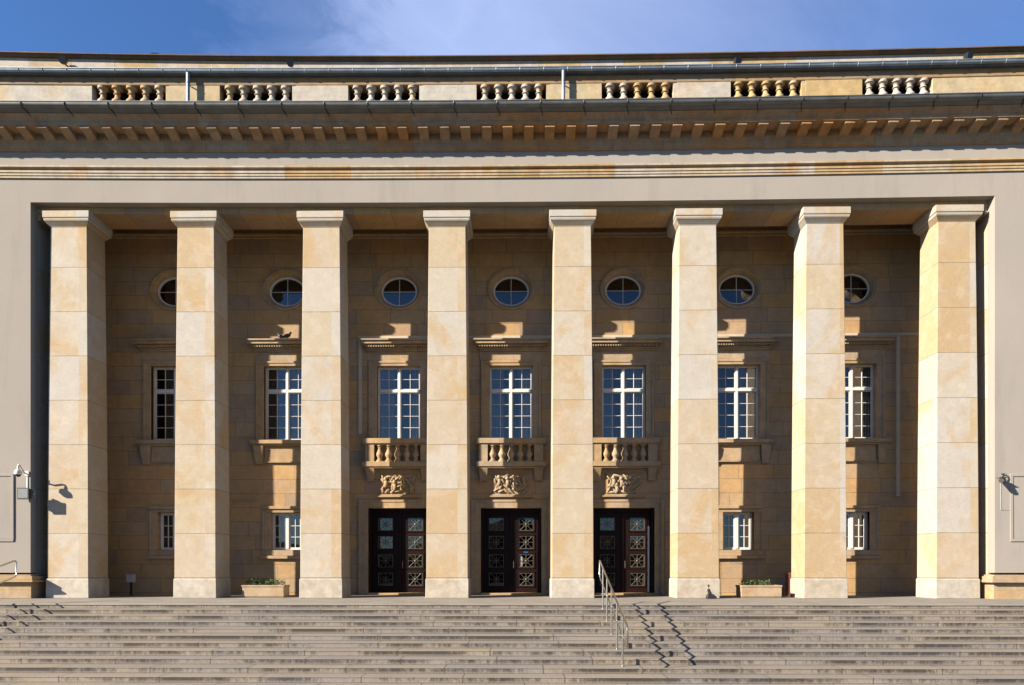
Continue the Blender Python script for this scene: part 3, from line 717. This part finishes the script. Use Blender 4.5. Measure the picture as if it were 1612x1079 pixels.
# doors
def door():
    hw, z0, z1 = DOOR; y = .40; th = .08
    m = MB(); fw = .10
    m.box(-hw, -hw+fw, .12, y+.1, th, z1); m.box(hw-fw, hw, .12, y+.1, th, z1); m.box(-hw+fw, hw-fw, y-.08, y+.1, z1-.16, z1); m.box(-.05, .05, y-.05, y+.08, th, z1-.16)
    d = m.build('door', M['wood'], wall, warp=False, bevel=.008)
    t = MB(); t.box(-hw, hw, -.16, .5, .0, th); t.build('door_threshold', M['wall'], d, warp=False, bevel=.01)
    xs = 23.7/SW; pw = .295; ph = .255; rows = [zw(v) for v in (912.5, 883, 853.5, 824.5)]
    g0 = None
    for sx in (-1, 1):
        a, c = sorted((sx*.05, sx*(hw-fw))); l = MB(); cx = sx*xs
        l.box(a, cx-pw, y, y+.06, th, z1-.16); l.box(cx+pw, c, y, y+.06, th, z1-.16)
        zz = [th] + [v for r in rows for v in (r-ph, r+ph)] + [z1-.16]
        for k in range(0, len(zz), 2): l.box(cx-pw, cx+pw, y, y+.06, zz[k], zz[k+1])
        for r in rows:   # raised mould round each light
            l.box(cx-pw-.07, cx+pw+.07, y-.025, y, r-ph-.07, r-ph-.015); l.box(cx-pw-.07, cx+pw+.07, y-.025, y, r+ph+.015, r+ph+.07)
            l.box(cx-pw-.07, cx-pw-.015, y-.025, y, r-ph-.015, r+ph+.015); l.box(cx+pw+.015, cx+pw+.07, y-.025, y, r-ph-.015, r+ph+.015)
        l.build('door_leaf', M['wood'], d, warp=False, bevel=.006)
        p = MB(); p.box(cx-pw-.02, cx+pw+.02, y+.03, y+.036, rows[0]-ph-.02, rows[-1]+ph+.02)
        p.build('pane', M['door_glass'], d, warp=False)
        for r in rows:
            if g0 is None:
                g_ = MB(); t_ = .018; yy = .012
                g_.box(-pw, pw, -yy, yy, -ph, -ph+t_); g_.box(-pw, pw, -yy, yy, ph-t_, ph); g_.box(-pw, -pw+t_, -yy, yy, -ph+t_, ph-t_); g_.box(pw-t_, pw, -yy, yy, -ph+t_, ph-t_)
                for k in range(8):
                    an = k*math.pi/4; ex = (pw-t_)*.97 if k % 2 == 0 else (pw-t_)*1.0; ez = (ph-t_)
                    sc = 1/max(abs(math.cos(an))/(pw-t_), abs(math.sin(an))/(ph-t_))
                    g_.tube([(.03*math.cos(an), 0, .03*math.sin(an)), (sc*.72*math.cos(an), 0, sc*.72*math.sin(an)), (sc*math.cos(an), 0, sc*math.sin(an))], [.006,.008,.012], 6)
                g_.tube([(.115*math.cos(2*math.pi*k/18), 0, .10*math.sin(2*math.pi*k/18)) for k in range(19)], .007, 5)
                g_.ball((0,0,0), .045, .02, .045)
                g0 = g_.build('grille', M['brass'], d, warp=False, loc=(cx, y+.005, r))
            else: copy_tree(g0, d, (cx, y+.005, r))
    hd = MB(); hd.tube([(.10, y-.02, 1.05), (.10, y-.07, 1.08), (.10, y-.07, 1.32), (.10, y-.02, 1.35)], .012, 6)
    hd.build('handle', M['brass'], d, warp=False)
    s = MB(); ow = 63/SW; zl = zw(787)
    for sx in (-1, 1):
        a, c = sorted((sx*hw, sx*ow)); s.box(a, c, -.05, .12, 0, z1)
        a, c = sorted((sx*(ow-.14), sx*ow)); s.box(a, c, -.09, -.05, 0, zl)
    s.box(-ow, ow, -.05, .12, z1, zl); s.box(-ow+.14, ow-.14, -.075, -.05, zl-.1, zl)
    s.build('door_surround', M['trim'], d, warp=False, bevel=.01)
    return d
w0 = main_window(); o0 = oculus(); wins = []
ws0 = None; dd0 = None
for i, x in enumerate(bayx):
    loc = (x, YW + bend(x), 0)
    wins.append((i, loc))
    o = o0 if i == 0 else copy_tree(o0, wall)
    o.location = (x, YW + bend(x), OC[0])
    if kinds[i] == 's':
        if ws0 is None: ws0 = small_window(); ws0.location = loc
        else: copy_tree(ws0, wall, loc)
    else:
        if dd0 is None: dd0 = door(); d_ = dd0; d_.location = loc
        else: d_ = copy_tree(dd0, wall, loc)
        if i == 3:
            m = MB(); m.box(.50, .68, .385, .399, zw(869.5)-.03, zw(869.5)+.03); m.build('sign_plate', M['blue'], d_, warp=False)
            m = MB(); m.box(.34, .46, .43, .434, zw(892), zw(876)); m.build('paper_notice', M['paper'], d_, warp=False)
        if i == 4:
            m = MB(); m.box(1.00, 1.06, .30, .36, .1, zw(828)); m.build('door_edge_bar', M['paper'], d_, warp=False)
ws = [w0] + [copy_tree(w0, wall) for _ in range(6)]
for (i, loc), w in zip(wins, ws):
    w.location = loc
    if kinds[i] == 's': sill(w)
    else: balcony(w); relief(w, i-1)
    cur = {1: [(.1,.82)], 2: [(-.82,-.2),(.45,.82)], 3: [(-.82,-.3),(.3,.82)], 4: [(-.82,-.35),(.12,.82)], 5: [(-.82,-.6),(.15,.82)], 6: [(-.82,.82)]}.get(i)
    if cur: curtain(w, cur)

# ------------------------------------------------------------------ handrails
def handrail(name, x, label):
    t = tag(empty(name, (x, Y0, 0)), label, 'handrail', 'steel handrails on the stairs')
    sl = STEP_R/STEP_T
    def zrail(z): return 1.09 + sl*(z-20.05)
    def P(zd, dz=0): return (0, zd-D-Y0, zrail(zd)+dz)
    u = MB(); g_ = .50
    u.tube([P(20.80,-.06), P(20.76,-.015), P(20.68), P(15.5), P(15.42,-.02), P(15.38,-.08)], .026, 10)
    u.build('top_rail', M['steel'], t, warp=False, smooth=True)
    l = MB(); l.tube([P(20.80,-.06), P(20.80,-g_+.06), P(20.76,-g_+.01), P(20.68,-g_), P(15.5,-g_), P(15.42,-g_), P(15.38,-g_+.06), P(15.38,-.08)], .022, 10)
    l.build('lower_rail', M['steel'], t, warp=False, smooth=True)
    for k, z in enumerate((20.0, 19.05, 18.1, 17.1, 16.12)):
        p = MB(); p.tube([(0, z-D-Y0, -(1+2*k)*STEP_R-.01), (0, z-D-Y0, zrail(z))], .022, 10); p.lathe([(.055,0),(.055,.015),(.024,.02)], 0, z-D-Y0, -(1+2*k)*STEP_R, 12)
        p.build('post', M['steel'], t, warp=False, smooth=True)
    return t
handrail('stair_handrail', at(984.5, 1050, -D+D-8.0)[0] if False else 2.40, 'steel handrail climbing the stairs in front of the right door')
xl = at(18, 886, 20.76-D)[0]
handrail('stair_handrail', xl, 'steel handrail cut off at the left picture edge, below the white dome camera')

# ------------------------------------------------------------------ planters, plants, small things
def planter(px0, px1, Y, label, plabel, seed):
    rnd = random.Random(seed)
    x0, x1 = at(px0, 930, Y)[0], at(px1, 930, Y)[0]; y0 = Y+bend(x0); zt = ZC(921.5, Y)
    hw = (x1-x0)/2
    t = tag(empty('stone_planter', ((x0+x1)/2, y0, 0)), label, 'planter', 'stone planters between the pillars')
    m = MB(); m.stack([(-hw+.03,hw-.03,.03,.57,0), (-hw,hw,0,.60,.06), (-hw,hw,0,.60,zt-.07), (-hw-.02,hw+.02,-.02,.62,zt-.06), (-hw-.02,hw+.02,-.02,.62,zt), (-hw+.06,hw-.06,.06,.54,zt), (-hw+.06,hw-.06,.06,.54,zt-.06)])
    m.build('trough', M['planter'], t, warp=False, bevel=.01)
    s = MB(); s.box(-hw+.07, hw-.07, .07, .53, zt-.09, zt-.03); s.build('soil', M['soil'], t, warp=False)
    p = MB()
    spans = [(-hw+.08, hw-.1)] if seed == 1 else [(-hw+.08, -.15), (.0, .38)]
    for (a, c) in spans:
        for _ in range(int(260*(c-a))):
            x, y = rnd.uniform(a, c), rnd.uniform(.09, .5); h_ = rnd.uniform(.05, .26) * (1.0 if seed == 1 else .9)
            an = rnd.uniform(0, 6.28); le = rnd.uniform(.05, .11); wd = le*.38
            dx, dy = math.cos(an)*le, math.sin(an)*le; nx, ny = -math.sin(an)*wd, math.cos(an)*wd
            z = zt-.03+h_*rnd.uniform(.5,1); dz = rnd.uniform(.0, .07)
            p.face([(x,y,z), (x+dx*.5+nx,y+dy*.5+ny,z+dz*.7), (x+dx,y+dy,z+dz), (x+dx*.5-nx,y+dy*.5-ny,z+dz*.7)])
            if rnd.random() < .3: p.tube([(x, y, zt-.05), (x, y, z)], .004, 4)
    po = p.build('low_plant', M['leaf'], None, warp=False, loc=((x0+x1)/2, y0, 0))
    tag(po, plabel, 'plant', 'plants in the stone planters')
planter(381, 447, .40, 'stone planter trough filled end to end with greenery, in the second bay', 'low green plants filling the left stone planter', 1)
planter(1167, 1231, .40, 'stone planter trough with sparse greenery, in front of the red-brown board', 'sparse tufts of green in the right stone planter', 2)

# board leaning beside the seventh pillar
x0 = at(1236, 920, 1.7)[0]; y0 = 1.7 + bend(x0)
t = tag(empty('wooden_board', (x0, y0, 0)), 'red-brown wooden board standing behind the seventh pillar near the right planter', 'board')
m = MB(); m.box(.06, .54, .012, .04, .08, ZC(902, 1.7)-.08); m.build('board_panel', M['board'], t, warp=False)
m = MB(); h = ZC(902, 1.7); m.box(0,.06,0,.05,0,h); m.box(.54,.6,0,.05,0,h); m.box(.06,.54,0,.05,h-.08,h); m.box(.06,.54,0,.05,0,.08); m.build('board_frame', M['board'], t, warp=False, bevel=.006)
# small grey box on a post in the first bay
x0 = at(206.5, 930, 2.4)[0]; y0 = 2.4+bend(x0)
t = tag(empty('electrical_box', (x0, y0, 0)), 'small pale grey box on a short post at the foot of the left bay wall', 'electrical box')
zb, zt = ZC(917, 2.4), ZC(905, 2.4)
m = MB(); m.box(-.15, .15, -.09, .06, zb, zt); m.box(-.17,.17,-.11,.08,zt,zt+.025); m.build('housing', M['grey_box'], t, warp=False, bevel=.012)
m = MB(); m.box(-.03, .03, -.03, .03, .0, zb); m.lathe([(.09,0),(.09,.02),(.03,.03)], 0, 0, 0); m.build('post', M['black'], t, warp=False)
# little dark spotlight at the foot of the sixth pillar
x0 = at(1119, 940, -.3)[0]; y0 = -.32+bend(x0)
t = tag(empty('floor_spotlight', (x0, y0, 0)), 'small black spotlight on the ground at the foot of the sixth pillar', 'spotlight')
m = MB(); m.stack([(-.16,.18,-.09,.10,0), (-.16,.18,-.09,.10,.07), (-.13,.08,-.07,.08,.15), (-.08,.0,-.05,.05,.19)]); m.build('base', M['black'], t, warp=False, bevel=.012)
m = MB(); m.tube([(-.02,0,.15), (-.06,0,.24), (-.09,-.01,.33)], [.06,.055,.05], 10); m.ball((-.085,0,.455), .042, .042, .042); m.tube([(-.09,0,.33),(-.085,0,.44)], .010, 6); m.build('lamp_head', M['black'], t, warp=False, smooth=True)

# security cameras and the wall floodlight
x1, zc = at(43, 745, YF); yy = YF + bend(x1)
t = tag(empty('dome_camera', (x1, yy, zc)), 'white dome security camera on a gooseneck arm at the left wing corner', 'security camera')
xs = at(28.5, 745, YF-.4)[0]-x1; zt = .42
m = MB(); m.tube([(0,0,-.03),(0,-.08,-.03),(xs*.22,-.18,.02),(xs*.42,-.27,.13),(xs*.62,-.34,.21),(xs*.82,-.38,.235),(xs*.96,-.40,.20),(xs,-.40,.12),(xs,-.40,.03)], [.026,.026,.026,.026,.026,.026,.028,.034,.04], 10)
m.box(-.06,.07,-.04,.002,-.10,.06); m.box(-.02,.02,-.02,.002,-.62,-.10); m.build('arm', M['cream_metal'], t, warp=False, smooth=True)
m = MB(); m.lathe([(.045,.07),(.08,.05),(.108,.01),(.12,-.05),(.12,-.10),(.105,-.115)], xs, -.40, 0, 18); m.build('housing', M['cream_metal'], t, warp=False, smooth=True)
m = MB(); m.ball((xs,-.40,-.115), .085, .085, .075, 16); m.build('dome', M['black'], t, warp=False, smooth=True)
x1, zc = at(35, 777, YF-.3); yy = YF + bend(x1)
t = tag(empty('wall_floodlight', (x1, yy, zc)), 'square black floodlight on a bracket under the white dome camera', 'floodlight')
m = MB(); m.frustum((-.21,.21,-.27,-.22,-.20), (-.21,.21,-.27,-.22,.20)); m.stack([(-.19,.19,-.22,-.10,-.17), (-.19,.19,-.22,-.09,.17)]); m.build('housing', M['black'], t, warp=False, bevel=.012)
m = MB(); m.box(-.17,.17,-.278,-.269,-.16,.16); m.build('lens', M['lens'], t, warp=False)
m = MB(); m.box(-.02,.25,-.11,-.06,-.05,.03); m.box(.17,.25,-.06,.002,-.14,.12); m.build('bracket', M['zinc'], t, warp=False, bevel=.006)
x1, zc = at(1579, 750, YF); yy = YF + bend(x1)
t = tag(empty('bullet_camera', (x1, yy, zc)), 'small dark bullet camera with thin cables on the right wing wall', 'security camera')
m = MB(); m.tube([(0,.0,.08),(0,-.10,.08),(0,-.12,0),(-.12,-.16,-.02),(-.18,-.22,-.10)], .022, 8); m.lathe([(.06,.06),(.06,.10)], 0, -.01, 0); m.build('arm', M['black'], t, warp=False, smooth=True)
m = MB(); m.tube([(-.06,-.10,-.16),(-.14,-.20,-.17),(-.34,-.40,-.20)], [.09,.095,.08], 12); m.box(-.30,-.06,-.34,-.10,-.09,-.075); m.build('body', M['black'], t, warp=False, smooth=True)
m = MB(); zl = at(1579, 803, YF)[1]-zc; m.tube([(-.08,-.012,-.1),(-.08,-.012,zl),(.26,-.012,zl)], .008, 6); m.build('cable', M['grey_box'], t, warp=False)

# roof floodlights on the upper parapet, roof vent
labs = ['black floodlight on the upper parapet, leftmost of four, left of the dark roof vent', 'black floodlight on the upper parapet, second of four from the left', 'black floodlight on the upper parapet, third of four from the left', 'black floodlight on the upper parapet, rightmost of four, above the right wing side']
fl0 = None
for (px, py), lb in zip(((100,97),(457,101),(1160,98),(1523,90)), labs):
    x1, zc = at(px, py, .62); loc = (x1, .8+bend(x1), zc)
    if fl0 is None:
        t = fl0 = empty('roof_floodlight', loc)
        m = MB(); m.tube([(-.03,-.12,.02),(0,-.20,.0),(.03,-.30,-.03)], [.08,.12,.13], 12); m.box(-.10,.10,-.28,-.10,-.02,.10); m.build('lamp_head', M['black'], t, warp=False, smooth=True)
        m = MB(); m.tube([(.0,-.2,-.05),(.10,-.08,-.12),(.16,.0,-.16)], .028, 8); m.box(.08,.24,-.03,.0,-.24,-.10); m.build('bracket', M['black'], t, warp=False)
    else: t = copy_tree(fl0, None, loc)
    tag(t, lb, 'floodlight', 'floodlights on the roof parapet')
x1, _ = at(248, 82, 1.2); y1 = 1.25+bend(x1)
t = tag(empty('roof_vent', (x1, y1, zq + .0004*x1*x1)), 'dark low domed vent on the roof edge at the upper left', 'roof vent')
m = MB(); m.lathe([(.40,.20),(.37,.26),(.28,.31),(.12,.345),(.01,.35)], 0, 0, 0, 20); m.build('cap', M['black'], t, warp=False, smooth=True)
m = MB(); m.lathe([(.25,0),(.25,.20)], 0, 0, 0, 20); m.build('neck', M['lead'], t, warp=False, smooth=True)

# pigeons on the second window hood
def pigeon(px, s, label, flip):
    x = at(px, 530, YW-.3)[0]; ztop = ZC(532, YW-.42)
    m = MB()
    spine = [(-.20,.02,.015),(-.13,.05,.035),(-.06,.085,.068),(.02,.11,.082),(.08,.135,.072),(.115,.17,.048),(.13,.205,.036),(.142,.235,.040),(.165,.245,.033),(.185,.24,.012),(.205,.232,.004)]
    m.tube([(a*flip, 0, b_+.035) for a, b_, r in spine], [r for _, _, r in spine], 12)
    for sy in (-1, 1):
        m.tube([(.02*flip, sy*.025, .09), (.025*flip, sy*.025, .0)], [.012,.006], 6); m.tube([(-.01*flip, sy*.025, .004), (.06*flip, sy*.028, .004)], .005, 5)
    o = m.build('pigeon', M['feather'], None, warp=False, smooth=True, loc=(x, YW-.28+bend(x), ztop+.002))
    o.scale = (s, s, s); o.rotation_euler = (0, 0, .3*flip)
    tag(o, label, 'pigeon', 'pigeons on the window hood')
pigeon(442, .85, 'dark pigeon crouching on a window hood, the lower left one of the pair', -1)
pigeon(451, 1.0, 'dark pigeon on a window hood, the taller right one of the pair', 1)

# ------------------------------------------------------------------ light, sky, camera
AZ, EL = math.atan(1997/F), math.atan(.468)
sd = Vector((math.sin(AZ)*math.cos(EL), math.cos(AZ)*math.cos(EL), -math.sin(EL)))
sun = bpy.data.lights.new('sun', 'SUN'); sun.energy = 5.0; sun.angle = R(.5); sun.color = (1.0, .91, .77)
so = bpy.data.objects.new('sun', sun); COL.objects.link(so); so.rotation_euler = sd.to_track_quat('-Z', 'Y').to_euler(); so.location = (-30, -20, 30)
wd = bpy.data.worlds.new('World'); SC.world = wd; wd.use_nodes = True
nt = wd.node_tree; bg = nt.nodes['Background']
sky = nd(nt, 'ShaderNodeTexSky', sky_type='NISHITA', sun_disc=False, sun_elevation=EL, sun_rotation=math.pi+AZ, altitude=400, air_density=1.0, dust_density=.2, ozone_density=2.0)
tc = nd(nt, 'ShaderNodeTexCoord'); sp = nd(nt, 'ShaderNodeSeparateXYZ'); nt.links.new(tc.outputs['Generated'], sp.inputs[0])
u = mth(nt, 'DIVIDE', sp.outputs[0], mth(nt, 'MAXIMUM', sp.outputs[1], .05)); v = mth(nt, 'DIVIDE', sp.outputs[2], mth(nt, 'MAXIMUM', sp.outputs[1], .05))
cb = nd(nt, 'ShaderNodeCombineXYZ'); nt.links.new(mth(nt, 'ADD', u, mth(nt, 'MULTIPLY', v, .55)), cb.inputs[0]); nt.links.new(mth(nt, 'MULTIPLY', v, 1.2), cb.inputs[1])
nz = noise(nt, cb.outputs[0], 4.2, 9, .62, .9)
wob = mth(nt, 'ADD', mth(nt, 'SUBTRACT', u, mth(nt, 'MULTIPLY', v, .25)), mth(nt, 'MULTIPLY', mth(nt, 'SUBTRACT', nz, .5), .42))
up = ramp(nt, mth(nt, 'ADD', mth(nt, 'MULTIPLY', wob, .5), .5), [(.17, 0.0), (.24, .22), (.30, .72), (.36, .84), (.44, .66), (.56, .40), (.68, .18), (.85, .03)])
front = mth(nt, 'GREATER_THAN', sp.outputs[1], .05)
cloud = mth(nt, 'MULTIPLY', mth(nt, 'MULTIPLY', up, front), .62)
blue = mix(nt, 1.0, sky.outputs[0], (.55, .80, 1.15), 'MULTIPLY')
cs = mix(nt, cloud, blue, (4.6, 5.4, 8.0))
nt.links.new(cs, bg.inputs[0]); bg.inputs[1].default_value = .052
cam = bpy.data.cameras.new('camera'); cam.sensor_width = 36; cam.lens = 36*F/1612; cam.shift_y = (895-539.5)/1612; cam.clip_end = 3000
co = bpy.data.objects.new('camera', cam); COL.objects.link(co); co.location = (0, -D, EYE); co.rotation_euler = (R(90), 0, YAW)
SC.camera = co
SC.view_settings.view_transform = 'Standard'; SC.view_settings.look = 'None'; SC.view_settings.exposure = 1.76; SC.view_settings.gamma = 1
print('cols', [round(x, 2) for x in colx], 'bays', [round(x, 2) for x in bayx], 'wing', XL, XR, 'zarch', Z_ARCH, Z_BEAM)
